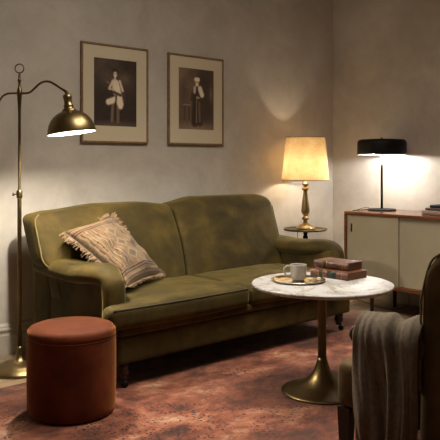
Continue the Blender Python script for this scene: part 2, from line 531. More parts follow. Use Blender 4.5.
# turned legs with castors
def leg_mesh(x, y, tilt=0):
    bm = B()
    prof = [(.020, .045+RZ), (.024, .052+RZ), (.020, .062+RZ), (.030, .082), (.034, .10), (.028, .118), (.033, .126), (.033, .134), (.026, .14), (.030, .150)]
    add_lathe(bm, prof, 20, Matrix.Translation((x, y, 0)))
    return bm
def castor(x, y, dx, dy):
    w = B(); M = Matrix.Translation((x+dx, y+dy, RZ+.0195)) @ Matrix.Rotation(PI/2, 4, 'X') @ Matrix.Rotation(math.atan2(dx, dy), 4, 'Y')
    add_lathe(w, [(.010, -.011), (.019, -.009), (.019, .009), (.010, .011)], 20, M)
    add_tube(w, [(x, y, RZ+.056), (x+dx*.7, y+dy*.7, RZ+.045), (x+dx*1.0, y+dy*1.0, RZ+.028)], [.012, .010, .006], 8)
    return w
for x, y, dx, dy in ((2.14, 3.20, .004, -.012), (4.055, 3.22, .020, -.006), (2.16, 4.02, 0, .012), (4.04, 4.02, 0, .012)):
    z_off = 0 if y < 3.62 else -.0115
    l = obj('leg', leg_mesh(x, y), DARKWOOD, sofa, W=True)
    cb = castor(x, y, dx, dy); bmesh.ops.translate(cb, verts=cb.verts, vec=(0, 0, z_off))
    obj('castor', cb, BLACK, l, W=True)

# ---------------------------------------------------------------- kilim cushion
def kilim():
    A, Bc, Cc, D = Vector((2.115, 3.80, .825)), Vector((2.472, 3.845, .890)), Vector((2.735, 3.63, .515)), Vector((2.32, 3.415, .515))
    t = thing('throw_pillow', 'striped woven kilim cushion with fringed edges leaning in left corner of sofa', 'cushion', (2.5, 3.6, .5))
    nrm = (Bc-A).cross(D-A).normalized()
    if nrm.dot(FWD) > 0: nrm = -nrm
    n = 110
    def pos(u, v, side):
        # u: A->B, v: A->D ; pinch the edges so the corners stand out
        cu, cv = 2*u-1, 2*v-1
        pu = cu*(1-.07*(1-cv*cv)); pv = cv*(1-.07*(1-cu*cu))
        uu, vv = (pu+1)/2, (pv+1)/2
        p = (A*(1-uu)+Bc*uu)*(1-vv)+(D*(1-uu)+Cc*uu)*vv
        th = .105*((1-cu**2)**.5*(1-cv**2)**.5)**.75 if abs(cu) < 1 and abs(cv) < 1 else 0
        th *= 1+.12*nz((cu, cv, 0), 2.2, 2)
        if side > 0: th += .022*nz((cu, cv, 0), 3.2, 7)*(1-cu**4)*(1-cv**4)+.006*math.sin(9*cv+5*cu)*(1-cu**4)*(1-cv**4)
        return p+nrm*th*side*(1.0 if side > 0 else .55)
    # woven colours of the kilim, laid by its own coordinates
    sand, taupe, rose, brown, rust, grey, ink = [Vector(hexc(h)) for h in ('b89d70', '94795a', 'a27a5a', '54382a', '9a5a3c', '747560', '3c2c28')]
    def dye(u, v):
        w = .012*math.sin(v*40)
        a = u+w*.3
        seq = [(.02, taupe), (.045, sand), (.06, brown), (.085, rose), (.10, sand), (.112, ink), (.14, sand), (.155, taupe), (.18, rose), (.19, brown), (.215, sand), (.23, grey), (.25, rose), (.262, ink), (.29, sand), (.305, rust), (.325, taupe), (.335, sand), (.35, brown), (.37, sand)]
        mir = a if a < .5 else 1-a
        col = None
        for lim, cc in seq:
            if mir < lim: col = cc; break
        vm = min(v, 1-v)
        if vm < .17:
            col = [sand, brown, rose, taupe, ink, sand, rust][int((vm/.17*13.99)) % 7]
        if col is None:
            # central panel of small stepped diamonds
            cx, cy = (a-.5)/.13, ((v*5) % 1-.5)*2
            d = abs(cx)+abs(cy)
            col = rust if d < .35 else grey if d < .62 else sand if d < .95 else rose if d < 1.2 else taupe
        elif vm >= .17 and (int(v*36)+int(mir*60)) % 5 == 0 and mir > .1:
            col = col*.6+brown*.4
        k = .34+.22*random.random()
        return (*(Vector(col)*k), 1)
    bm = B(); lay = bm.verts.layers.float_color.new('dye')
    for side in (1, -1):
        V = [[bm.verts.new(pos(i/n, j/n, side)) for j in range(n+1)] for i in range(n+1)]
        for i in range(n+1):
            for j in range(n+1): V[i][j][lay] = dye(i/n, j/n)
        for i in range(n):
            for j in range(n): bm.faces.new((V[i][j], V[i+1][j], V[i+1][j+1], V[i][j+1]))
    bmesh.ops.remove_doubles(bm, verts=bm.verts, dist=.0002)
    obj('cover', bm, mat_attr('kilim_weave', .95, .1, .5), t, W=True)
    fb = B()
    def fringe(u0, v0, u1, v1, N, out, length):
        for i in range(N):
            s = (i+random.uniform(-.3, .3))/N
            p = pos(u0+(u1-u0)*s, v0+(v1-v0)*s, 1)
            d = (out+Vector((random.uniform(-.35, .35), random.uniform(-.35, .35), random.uniform(-.35, .25)))).normalized()
            L_ = length*random.uniform(.7, 1.15)
            q = p+d*L_*.5; r = p+d*L_+Vector((0, 0, -.006))
            q += nrm*random.uniform(-.002, .006); r += nrm*random.uniform(-.002, .010)
            for e in (q, r):
                if e.x < 2.75 and e.z < .505: e.z = .505+random.uniform(0, .006)
            add_tube(fb, [p, q, r], [.0036, .0034, .0022], 5)
    outL = (A-Bc).normalized()+.0*nrm; outB = (D-A).normalized(); outR = (Bc-A).normalized()
    fringe(0, 0, 0, 1, 105, (outL+nrm*.5-Vector((0, 0, .35))).normalized(), .060)
    fringe(0, 1, 1, 1, 120, (outB*.5+nrm*.6).normalized(), .036)
    fringe(1, 0, 1, .32, 60, (outR*.9+nrm*.5+Vector((0, 0, .45))).normalized(), .046)
    fringe(.78, 0, 1, 0, 36, ((A-D).normalized()+nrm*.4+Vector((0, 0, .4))).normalized(), .040)
    fringe(1, .9, 1, 1, 10, (outR).normalized(), .03)
    obj('fringe', fb, mat_simple('wool_fringe', hexc('7d654d'), .95, 0, 40, hexc('988066')), t, W=True)['kind'] = 'stuff'
kilim()

# ---------------------------------------------------------------- pouf
pf = thing('pouf', 'round rust orange velvet pouf standing on the rug before the sofa', 'pouf', (1.748, 3.068, RZ))
R0 = .2175
def pouf_body():
    bm = B(); prof = [(.0, .004), (.19, .004), (R0-.006, .010), (R0, .03)]
    prof += [(R0+.002*math.sin(i/8*PI), .03+.32*i/8) for i in range(1, 9)]
    add_lathe(bm, prof, 72, cap=False)
    for v in bm.verts:
        if v.co.z > .03:
            k = 1+.006*nz((v.co.x, v.co.y, v.co.z*.4), 9, 4); v.co.x *= k; v.co.y *= k
    return bm
obj('body', pouf_body(), RUST, pf).scale.z = 1.085
tp = B(); add_lathe(tp, [(R0, .350), (R0, .368), (R0-.003, .380), (R0-.012, .390), (R0-.028, .396), (.16, .401), (.09, .405), (0, .407)], 72)
obj('top_pad', tp, RUST, pf).scale.z = 1.085
obj('piping', add_tube(B(), [((R0+.0005)*math.cos(a*2*PI/72), (R0+.0005)*math.sin(a*2*PI/72),   .3809) for a in range(72)], .0016, 8, closed=True), RUST, pf)
obj('plinth', add_lathe(B(), [(.19, 0), (.19, .006)], 48), BLACK, pf)

# ---------------------------------------------------------------- brass floor lamp
LX, LY = 1.865, 3.895
fl = thing('floor_lamp', 'tall aged brass floor lamp with curved arm and domed shade left of the sofa', 'floor lamp', (LX, LY, 0))
obj('base', add_lathe(B(), [(0, .0), (.155, .0), (.165, .004), (.166, .012), (.160, .020), (.150, .024), (.146, .03), (.128, .034), (.120, .044), (.095, .052), (.07, .058), (.045, .066), (.030, .08), (.022, .10), (.017, .12), (.0165, .14), (.012, .15)], 64), BRASS, fl)
obj('pole', add_lathe(B(), [(.0125, .12), (.0125, 1.035), (.0095, 1.05), (.0085, 1.06), (.0085, 1.55), (.0105, 1.60), (.013, 1.64), (.015, 1.655), (.015, 1.69), (.010, 1.70), (.0075, 1.72), (.0075, 1.735), (.011, 1.742), (.011, 1.75), (.006, 1.758), (.008, 1.772), (.006, 1.782), (.005, 1.793)], 24), BRASS_DARK, fl)
rg = B(); add_tube(rg, [(RIGHT*.0265*math.cos(a)+Vector((0, 0, 1.818+.0265*math.sin(a)))) for a in [i*2*PI/32 for i in range(32)]], .0038, 10, closed=True)
obj('ring', rg, BRASS_DARK, fl)
cl = B(); add_lathe(cl, [(.0095, 1.035), (.017, 1.04), (.018, 1.05), (.018, 1.078), (.016, 1.084), (.0095, 1.09)], 24)
col_o = obj('height_collar', cl, BRASS, fl)
kn = B(); d = -RIGHT
add_tube(kn, [d*.012+Vector((0, 0, 1.062)), d*.030+Vector((0, 0, 1.062))], .0035, 8)
add_lathe(kn, [(.003, 0), (.010, .002), (.012, .006), (.010, .010), (.003, .012)], 16, Matrix.Translation(d*.030+Vector((0, 0, 1.062))) @ d.to_track_quat('Z', 'Y').to_matrix().to_4x4())
obj('thumbscrew', kn, BRASS_DARK, col_o)
ADIR = Vector((1.966-LX, 3.45-LY, 0)).normalized()      # the way the arm swings out from the pole
def S(px, py):      # a point in the arm's vertical plane
    cx0, cz0 = AX*LX-AZ*LY, AZ*LX+AX*LY
    dx, dz_ = AX*ADIR.x-AZ*ADIR.y, AZ*ADIR.x+AX*ADIR.y
    k = (px-220)/F
    u = (k*cz0-cx0)/(dx-k*dz_)
    cz = cz0+u*dz_
    return ADIR*u+Vector((0, 0, 1.25+(163-py)*cz/F))
armp = [S(19.5, 93.3), S(25, 93.3), S(30, 92.3), S(35, 88), S(40, 83.5), S(45, 81.6), S(50, 82), S(56, 85.2), S(61, 88.6), S(66, 91.5)]
obj('arm', add_tube(B(), catmull(armp, 6), .0066, 12), BRASS_DARK, fl)
armq = [S(19.5, 93.3), S(14, 93.3), S(8, 93.6), S(3, 96), S(0, 100), S(-4, 106), S(-10, 109), S(-16, 106), S(-17, 100)]
obj('counter_arm', add_tube(B(), catmull(armq, 6), [.0062]*43+[.005]*6, 12), BRASS_DARK, fl)
# domed shade, tilted a little
tilt = math.radians(-7)
SC = S(72, 133.2)
axis_rot = Matrix.Rotation(math.radians(7.2), 4, FWD*-1)
MS = Matrix.Translation(SC) @ axis_rot @ Matrix.Scale(.935, 4)
dome = [(.143, .0), (.1445, .003), (.1445, .010), (.141, .030), (.133, .055), (.119, .082), (.100, .104), (.078, .120), (.056, .130), (.040, .137)]
sh = B(); add_lathe(sh, dome, 64, MS, cap=False)
sh_o = obj('lamp_shade', sh, BRASS, fl)
ins = B(); add_lathe(ins, [(max(.001, r-.003), z+.0005 if i == 0 else z-.003) for i, (r, z) in enumerate(dome)], 64, MS, cap=False)
lab(obj('shade_lining', ins, WHITE_IN, sh_o), 'white inner face of the brass shade')
soc = B(); add_lathe(soc, [(.044, .130), (.042, .142), (.030, .150), (.028, .160), (.030, .166), (.028, .172), (.024, .178), (.024, .205), (.026, .210), (.026, .226), (.020, .236), (.010, .240), (.009, .252)], 32, MS)
soc_top = MS @ Vector((0, 0, .25))
obj('socket', soc, BRASS, sh_o)
jt = B(); add_tube(jt, catmull([S(64, 90.3), S(66.5, 92.3), soc_top+Vector((0, 0, -.004))], 5), .008, 10); bmesh.ops.create_uvsphere(jt, u_segments=16, v_segments=10, radius=.011, matrix=Matrix.Translation(S(66.3, 92)))
obj('swivel_joint', jt, BRASS_DARK, sh_o)
blb = B(); bmesh.ops.create_uvsphere(blb, u_segments=24, v_segments=16, radius=.03, matrix=MS @ Matrix.Translation((0, 0, .055)))
obj('bulb', blb, mat_emit('floor_lamp_bulb', (1, .92, .80), 2000), sh_o)

# ---------------------------------------------------------------- pictures
def photo_print(kind):
    """an old sepia studio print: blurred backdrop and one standing figure"""
    def g(u, v, cu, cv, su, sv, p=2.):
        return math.exp(-((abs(u-cu)/su)**p+(abs(v-cv)/sv)**p))
    def f(u, v):   # u right, v up, 0..1
        n_ = .5+.5*noise.noise(Vector((u*3.2, v*4, kind*7)))+.12*noise.noise(Vector((u*14, v*18, kind*3)))
        if kind == 1:
            t = .04+.30*g(u, v, .28, .84, .30, .20)*n_+.10*g(u, v, .85, .75, .18, .3)*n_+.16*g(u, v, .5, .0, .7, .06)
            t += .30*g(u, v, .70, .73, .11, .09)*n_
            def cap(val, x0, y0, x1, y1, w, soft=.012):
                nonlocal t
                # tapered stroke, x scaled to the print's proportions
                ax_, ay_ = (x1-x0)*.75, y1-y0; px_, py_ = (u-x0)*.75, v-y0
                k = max(0, min(1, (px_*ax_+py_*ay_)/(ax_*ax_+ay_*ay_+1e-9)))
                d = math.hypot(px_-ax_*k, py_-ay_*k)
                k = 1-ss(w-soft, w+soft, d); t = t*(1-k)+val*k
            cap(.10, .60, .62, .66, .40, .06, .04)
            cap(.34, .44, .34, .42, .08, .022); cap(.30, .56, .34, .56, .07, .024)          # legs
            cap(.80, .50, .64, .52, .52, .062); cap(.86, .55, .58, .63, .34, .045, .02)     # body and falling drapery
            cap(.90, .34, .36, .56, .42, .045, .02); cap(.88, .58, .36, .62, .30, .04, .02)
            cap(.74, .44, .68, .36, .56, .020); cap(.72, .36, .56, .50, .52, .018)          # near arm
            cap(.76, .60, .68, .67, .54, .020)
            cap(.08, .40, .52, .62, .47, .020); cap(.06, .52, .46, .50, .30, .014)
            cap(.72, .49, .73, .49, .70, .018); cap(.05, .48, .825, .50, .82, .045); cap(.84, .495, .785, .495, .765, .030)
            cap(.34, .47, .785, .52, .785, .005); cap(.5, .35, .64, .30, .66, .008)
        else:
            t = .14+.34*g(u, v, .12, .75, .30, .40)*n_+.10*n_
            t *= 1-.55*g(u, v, .75, .55, .25, .5, 4)
            t += .24*g(u, v, .5, .02, .8, .09)
            t += .22*g(u, v, .92, .60, .05, .12)
            def put(val, cu, cv, su, sv, p=4.):
                nonlocal t
                k = g(u, v, cu, cv, su, sv, p); t = t*(1-k)+val*k
            def cap(val, x0, y0, x1, y1, w, soft=.012):
                nonlocal t
                ax_, ay_ = (x1-x0)*.75, y1-y0; px_, py_ = (u-x0)*.75, v-y0
                k = max(0, min(1, (px_*ax_+py_*ay_)/(ax_*ax_+ay_*ay_+1e-9)))
                d = math.hypot(px_-ax_*k, py_-ay_*k)
                k = 1-ss(w-soft, w+soft, d); t = t*(1-k)+val*k
            cap(.06, .50, .60, .46, .12, .075, .02); cap(.07, .54, .55, .60, .12, .06, .02)   # long dark robe
            cap(.30, .58, .45, .60, .14, .018, .02)
            cap(.10, .42, .62, .38, .50, .035)
            cap(.88, .60, .68, .66, .58, .045, .02); cap(.70, .46, .69, .45, .62, .028, .02)  # pale shawl
            cap(.08, .52, .70, .51, .56, .018)
            cap(.60, .52, .535, .57, .525, .016); cap(.52, .51, .52, .50, .12, .006, .006)    # hands, stick
            cap(.80, .52, .775, .52, .745, .034); cap(.94, .49, .825, .55, .825, .036, .015)
            cap(.30, .49, .785, .55, .785, .006)
            cap(.50, .14, .40, .33, .40, .008); cap(.07, .18, .37, .17, .16, .010); cap(.07, .29, .37, .30, .16, .010)
        t += .03*random.uniform(-1, 1)
        t = max(0, min(1, t*1.2))
        dark, mid, hi = Vector(hexc('1c130f')), Vector(hexc('8a705a')), Vector(hexc('f0dfc0'))
        c = dark.lerp(mid, t/.5) if t < .5 else mid.lerp(hi, (t-.5)/.5)
        return (*c, 1)
    return f
def picture(cx, label, kind):
    w, h = .580, .718; z0 = 1.395
    pic = thing('framed_picture', label, 'picture', (cx, WY, z0), 0, 'framed sepia portraits')
    fw, dp = .0150, .024
    bm = B()
    for lo, hi in (((-w/2, -dp, 0), (w/2, -.002, fw)), ((-w/2, -dp, h-fw), (w/2, -.002, h)), ((-w/2, -dp, fw), (-w/2+fw, -.002, h-fw)), ((w/2-fw, -dp, fw), (w/2, -.002, h-fw))):
        add_box(bm, lo, hi, .002, 1)
    obj('frame', bm, WOOD_FRAME, pic, smooth=False)
    pw, ph, pz = (.368, .488, .125)
    mo = B()
    x, y = w/2-fw+.001, -.016
    lo_, hi_ = fw-.001, h-fw+.001
    for a, b_, c, d_ in ((-x, x, lo_, pz), (-x, x, pz+ph, hi_), (-x, -pw/2, pz, pz+ph), (pw/2, x, pz, pz+ph)):
        add_box(mo, (a, y, c), (b_, y+.003, d_))
    obj('mat', mo, MATBOARD, pic, smooth=False)
    pb = B(); lay = pb.verts.layers.float_color.new('dye'); f = photo_print(kind)
    nu, nv = 84, 110
    V = [[pb.verts.new((-pw/2-.002+(pw+.004)*i/nu, -.0118, pz-.002+(ph+.004)*j/nv)) for j in range(nv+1)] for i in range(nu+1)]
    for i in range(nu+1):
        for j in range(nv+1): V[i][j][lay] = f(i/nu, j/nv)
    for i in range(nu):
        for j in range(nv): pb.faces.new((V[i][j], V[i+1][j], V[i+1][j+1], V[i][j+1]))
    obj('photograph', pb, mat_attr('sepia_print', .6), pic)
picture(2.800, 'brown-framed sepia portrait of a standing figure in pale drapery, nearest the floor lamp', 1)
picture(3.572, 'brown-framed sepia portrait of a dark-robed figure in a pale cap, above the sofa middle', 2)

# ---------------------------------------------------------------- side table and table lamp
TX, TY, TZ = 4.60, 4.02, .67
st = thing('side_table', 'small round dark brass side table between the sofa arm and room corner', 'side table', (TX, TY, 0))
obj('tabletop', add_lathe(B(), [(0, TZ-.012), (.182, TZ-.012), (.190, TZ-.009), (.192, TZ+.006), (.188, TZ+.006), (.186, TZ), (0, TZ)], 64), BRASS_DARK, st)
obj('stem', add_lathe(B(), [(.012, .03), (.012, .56), (.016, .575), (.022, .59), (.022, .605), (.014, .615), (.020, .64), (.03, .655), (.03, TZ-.010)], 24), BLACK, st)
obj('base', add_lathe(B(), [(.13, 0), (.132, .008), (.12, .014), (.04, .022), (.018, .04), (.012, .05)], 48), BRASS_DARK, st)
tl = thing('table_lamp', 'brass baluster table lamp with cream linen shade on the small round table', 'table lamp', (TX, TY, TZ+.0005))
obj('base', add_lathe(B(), [(0, 0), (.082, 0), (.086, .006), (.084, .014), (.074, .020), (.066, .024), (.062, .032), (.046, .038), (.034, .046), (.024, .056)], 48), BRASS_SATIN, tl)
obj('stem', add_lathe(B(), [(.024, .054), (.018, .066), (.017, .074), (.028, .084), (.033, .094), (.028, .104), (.018, .110), (.016, .116), (.026, .128), (.037, .150), (.038, .165), (.034, .20), (.028, .25), (.022, .30), (.0185, .332), (.020, .338), (.031, .345), (.033, .352), (.028, .36), (.016, .37), (.015, .376), (.029, .388), (.031, .398), (.022, .405), (.012, .41), (.012, .50)], 40), BRASS_SATIN, tl)
def linen():
    m = bpy.data.materials.new('linen_shade'); m.use_nodes = True; nt = m.node_tree; N, L = nt.nodes, nt.links
    for n in list(N): N.remove(n)
    out = N.new('ShaderNodeOutputMaterial')
    tc = N.new('ShaderNodeTexCoord')
    mp = N.new('ShaderNodeMapping'); mp.inputs['Scale'].default_value = (1, 1, 1); L.new(tc.outputs['Object'], mp.inputs['Vector'])
    n = N.new('ShaderNodeTexNoise'); n.inputs['Scale'].default_value = 120; n.inputs['Detail'].default_value = 3; L.new(mp.outputs['Vector'], n.inputs['Vector'])
    n2 = N.new('ShaderNodeTexNoise'); n2.inputs['Scale'].default_value = 14; n2.inputs['Detail'].default_value = 4; L.new(mp.outputs['Vector'], n2.inputs['Vector'])
    mm = N.new('ShaderNodeMixRGB'); mm.inputs['Fac'].default_value = .5; L.new(n.outputs['Fac'], mm.inputs['Color1']); L.new(n2.outputs['Fac'], mm.inputs['Color2'])
    r = N.new('ShaderNodeValToRGB'); e = r.color_ramp.elements
    e[0].position = .35; e[0].color = (*hexc('c6a672'), 1); e[1].position = .65; e[1].color = (*hexc('dcc294'), 1)
    L.new(mm.outputs['Color'], r.inputs['Fac'])
    d_ = N.new('ShaderNodeBsdfDiffuse'); t_ = N.new('ShaderNodeBsdfTranslucent')
    for s in (d_, t_): L.new(r.outputs['Color'], s.inputs['Color'])
    x = N.new('ShaderNodeMixShader'); x.inputs['Fac'].default_value = .33
    L.new(d_.outputs[0], x.inputs[1]); L.new(t_.outputs[0], x.inputs[2]); L.new(x.outputs[0], out.inputs['Surface'])
    return m
TAPE = mat_simple('shade_tape', hexc('a98a56'), .8)
sb = B(); z0, z1 = 1.098-TZ, 1.478-TZ
add_lathe(sb, [(.208, z0), (.208-.038*.33, z0+(z1-z0)*.33), (.208-.038*.66, z0+(z1-z0)*.66), (.170, z1)], 72, cap=False)
shade = obj('lamp_shade', sb, linen(), tl)
for r_, z_ in ((.2085, z0+.003), (.1705, z1-.003)):
    tr = B(); add_lathe(tr, [(r_-.001, z_-.004), (r_+.0012, z_-.004), (r_+.0012, z_+.004), (r_-.001, z_+.004)], 72, cap=False)
    obj('rim_tape', tr, TAPE, shade)
hp = B(); add_tube(hp, [(0, 0, .50), (0, 0, .52)], .012, 12)
for k in range(3):
    a = k*2*PI/3+.4
    add_tube(hp, [(0, 0, .515), (.175*math.cos(a), .175*math.sin(a), z1-.02)], .0018, 6)
obj('shade_carrier', hp, BRASS_SATIN, tl)
bb = B(); bmesh.ops.create_uvsphere(bb, u_segments=24, v_segments=16, radius=.032, matrix=Matrix.Translation((0, 0, 1.212-TZ)))
obj('bulb', bb, mat_emit('table_lamp_bulb', (1, .86, .66), 185), tl)
cd = B(); add_tube(cd, catmull([(TX-.078, TY-.02, TZ+.008), (TX-.15, TY-.06, TZ+.010), (TX-.196, TY-.085, TZ+.004), (TX-.202, TY-.087, TZ-.05), (TX-.20, TY-.06, .3), (TX-.19, TY-.02, .04), (TX-.25, TY+.1, .006)], 6), .0022, 6)
obj('cord', cd, BLACK, tl, W=True)

# ---------------------------------------------------------------- sideboard
FX, BX, YL, YR = 4.745, 5.285, 3.71, 1.92
Z0, Z1 = .222, .836
sd = thing('sideboard', 'low walnut sideboard with cream sliding doors along the right wall', 'sideboard', ((FX+BX)/2, (YL+YR)/2, 0))
th = .024
cab = B()
add_box(cab, (FX, YR, Z1-th), (BX, YL, Z1), .0015, 1)
add_box(cab, (FX, YR, Z0), (BX, YL, Z0+th+.006), .0015, 1)
add_box(cab, (FX, YL-th, Z0+th), (BX, YL, Z1-th), .001, 1)
add_box(cab, (FX, YR, Z0+th), (BX, YR+th, Z1-th), .001, 1)
add_box(cab, (BX-.012, YR+th, Z0+th), (BX-.002, YL-th, Z1-th))
obj('body', cab, WALNUT, sd, W=True, smooth=False)
dz0, dz1 = Z0+th+.008, Z1-th-.002
doors = [(YL-th-.002, 3.175, .010), (3.20, 2.53, .030), (2.55, YR+th+.002, .010)]
for i, (ya, yb, off) in enumerate(doors):
    db = B(); add_box(db, (FX+off, yb, dz0), (FX+off+.016, ya, dz1), .001, 1)
    dd = obj('door', db, CREAMDOOR, sd, W=True, smooth=False)
    if i != 1:
        yy = ya-.045 if i == 0 else yb+.045
        hb = B(); add_box(hb, (FX+off-.003, yy-.008, .665), (FX+off+.002, yy+.008, .735), .002, 1)
        obj('handle', hb, DARKWOOD, dd, W=True, smooth=False)
def sleg(x, y):
    bm = B(); add_lathe(bm, [(.014, 0), (.020, Z0-.02), (.021, Z0)], 20, Matrix.Translation((x, y, 0)))
    return bm
for x in (4.80, 5.13):
    for y in (3.46, 2.17):
        obj('leg', sleg(x, y), mat_simple('dark_walnut', hexc('3a1d12'), .4), sd, W=True)
cbl = B(); add_tube(cbl, catmull([(5.285, 3.50, .20), (5.18, 3.36, .11), (5.05, 3.28, .05), (4.98, 3.42, .008), (5.1, 3.8, .006), (5.2, 4.1, .006)], 8), .003, 6)
tag(obj('power_cord', cbl, BLACK), 'dark cord looping to the floor beneath the sideboard', 'cord')

# ---------------------------------------------------------------- black table lamp
BLX, BLY = 5.06, 3.545
bl = thing('desk_lamp', 'black drum-shaded lamp with slim stem standing on the sideboard', 'table lamp', (BLX, BLY, Z1+.0005))
obj('base', add_lathe(B(), [(0, 0), (.120, 0), (.123, .003), (.123, .012), (.120, .015), (0, .016)], 56), BLACK, bl)
obj('stem', add_lathe(B(), [(.0105, .015), (.0105, .612)], 20), CHROME, bl)
zs = 1.322-Z1
dprof = [(.209, zs), (.2105, zs+.004), (.2105, zs+.095), (.208, zs+.112), (.200, zs+.124), (.186, zs+.132), (.12, zs+.136), (.02, zs+.137), (.0, zs+.137)]
dsh = obj('lamp_shade', add_lathe(B(), dprof, 72, cap=False), BLACK, bl)
lab(obj('shade_lining', add_lathe(B(), [(.2075, zs+.0005), (.2075, zs+.10), (.19, zs+.128), (0, zs+.130)], 72, cap=False), WHITE_IN, dsh), 'white inner face of the black shade')
obj('finial', add_lathe(B(), [(.010, zs+.136), (.010, zs+.143), (.006, zs+.149), (0, zs+.150)], 20), CHROME, bl)
pc = B(); pd = RIGHT*.030+Vector((0, 0, 0))
add_tube(pc, [(pd.x, pd.y, zs+.05), (pd.x, pd.y, zs-.05)], .0012, 6)
add_lathe(pc, [(0, zs-.085), (.005, zs-.082), (.005, zs-.052), (.002, zs-.048)], 12, Matrix.Translation((pd.x, pd.y, 0)))
obj('pull_chain', pc, BLACK, bl)
for s_ in (-1, 1):
    q = B(); bmesh.ops.create_uvsphere(q, u_segments=20, v_segments=12, radius=.026, matrix=Matrix.Translation((.0, s_*.085, zs+.028)))
    obj('bulb', q, mat_emit('desk_lamp_bulb', (1, 1, 1), 330), bl)
    q2 = B(); add_tube(q2, [(0, 0, zs+.028), (0, s_*.062, zs+.028)], .011, 12)
    obj('bulb_holder', q2, CHROME, bl)
co = B(); add_tube(co, catmull([(BLX-.116, BLY+.02, Z1+.010), (BLX-.10, BLY+.08, Z1+.016), (BLX-.10, BLY+.13, Z1+.010), (BLX-.115, BLY+.158, Z1+.003), (BLX-.15, BLY+.157, Z1+.003)], 6), .0026, 6)
co.free()
co = B(); add_tube(co, catmull([(BLX-.02, BLY+.118, Z1+.022), (BLX-.05, BLY+.142, Z1+.022), (BLX-.11, BLY+.148, Z1+.012), (BLX-.17, BLY+.148, Z1+.0035), (BLX-.20, BLY+.155, Z1+.0030), (BLX+.0, BLY+.158, Z1+.0030), (BLX+.18, BLY+.158, Z1+.0030)], 6), .0026, 6)
obj('cord', co, BLACK, bl, W=True)

# ---------------------------------------------------------------- books on the sideboard
def book(name, label, loc, rotz, L, Wd, Th, cover, pages, group, bands=None, worn=0):
    """spine on the local -X face, running along Y"""
    o = thing(name, label, 'book', loc, rotz, group)
    c = B(); bt = .0032
    def warp(bm):
        for v in bm.verts: v.co.z += .0012*nz(v.co, 12, Th*100)
    add_box(c, (-Wd/2+.004, -L/2, 0), (Wd/2, L/2, bt), .0012, 1)
    add_box(c, (-Wd/2+.004, -L/2, Th-bt), (Wd/2, L/2, Th), .0012, 1)
    sp = []
    n = 9
    for i in range(n+1):
        a = -PI/2+PI*i/n
        sp.append((-Wd/2+.006-.008*math.cos(a), Th/2+(Th/2-.0004)*math.sin(a)))
    inner = [(x+.0035, Th/2+(z-Th/2)*.90) for x, z in sp][::-1]
    ring = sp+inner
    A = [c.verts.new((x, -L/2, z)) for x, z in ring]; Bq = [c.verts.new((x, L/2, z)) for x, z in ring]
    m_ = len(ring)
    for i in range(m_): c.faces.new((A[i], A[(i+1) % m_], Bq[(i+1) % m_], Bq[i]))
    for i in range(n):
        c.faces.new((A[i], A[i+1], A[m_-2-i], A[m_-1-i])); c.faces.new((Bq[i], Bq[m_-1-i], Bq[m_-2-i], Bq[i+1]))
    obj('cover', c, cover, o, angle=40)
    p = B(); add_box(p, (-Wd/2+.006, -L/2+.004, bt), (Wd/2-.005, L/2-.004, Th-bt))
    obj('pages', p, pages, o, smooth=False)
    if bands:
        for y, hw, mt in bands:
            q = B(); r2 = [(x-.0012, Th/2+(z-Th/2)*1.01) for x, z in sp]
            a_ = [q.verts.new((x, y-hw, z)) for x, z in r2]; b_ = [q.verts.new((x, y+hw, z)) for x, z in r2]
            a2 = [q.verts.new((x, y-hw, z)) for x, z in sp]; b2_ = [q.verts.new((x, y+hw, z)) for x, z in sp]
            for i in range(n):
                q.faces.new((a_[i], a_[i+1], b_[i+1], b_[i])); q.faces.new((a_[i], a2[i], a2[i+1], a_[i+1])); q.faces.new((b_[i], b_[i+1], b2_[i+1], b2_[i]))
            obj('spine_band', q, mt, o)
    return o
LEATH = mat_simple('worn_brown_leather', hexc('3a1c0e'), .45, 0, 22, hexc('6b3c20'), bump=.3)
LEATH2 = mat_simple('worn_chestnut_leather', hexc('34190d'), .42, 0, 18, hexc('60351d'), bump=.3)
PAGES = mat_simple('aged_paper', hexc('6b4834'), .9, 0, 3, hexc('8b6248'), stretch=(1, 1, 180))
PAGES2 = mat_simple('cream_paper', hexc('b5a48c'), .9)
GOLD = mat_simple('gilt', hexc('a98c4c'), .4, .8)
GREENL = mat_simple('dark_title_leather', hexc('22251a'), .5)
grp = 'books stacked on the sideboard'
pinkc = mat_simple('dusty_pink_cloth', hexc('a08478'), .85); taupc = mat_simple('taupe_cloth', hexc('5c4c44'), .8); blkc = mat_simple('charcoal_cloth', hexc('1f1e20'), .6)
bx, by = 4.98, 2.90
s1 = book('book', 'thick dusty pink book at the bottom of the stack on the sideboard', (bx, by, Z1+.0005), math.radians(2), .27, .21, .036, pinkc, PAGES2, grp)
s2 = book('book', 'thin taupe book between the pink and black books on the sideboard', (bx+.005, by-.012, Z1+.038), math.radians(-2), .25, .19, .020, taupc, PAGES2, grp)
s3 = book('book', 'small black book on top of the stack on the sideboard', (bx+.01, by-.03, Z1+.0595), math.radians(3), .225, .17, .022, blkc, PAGES2, grp)

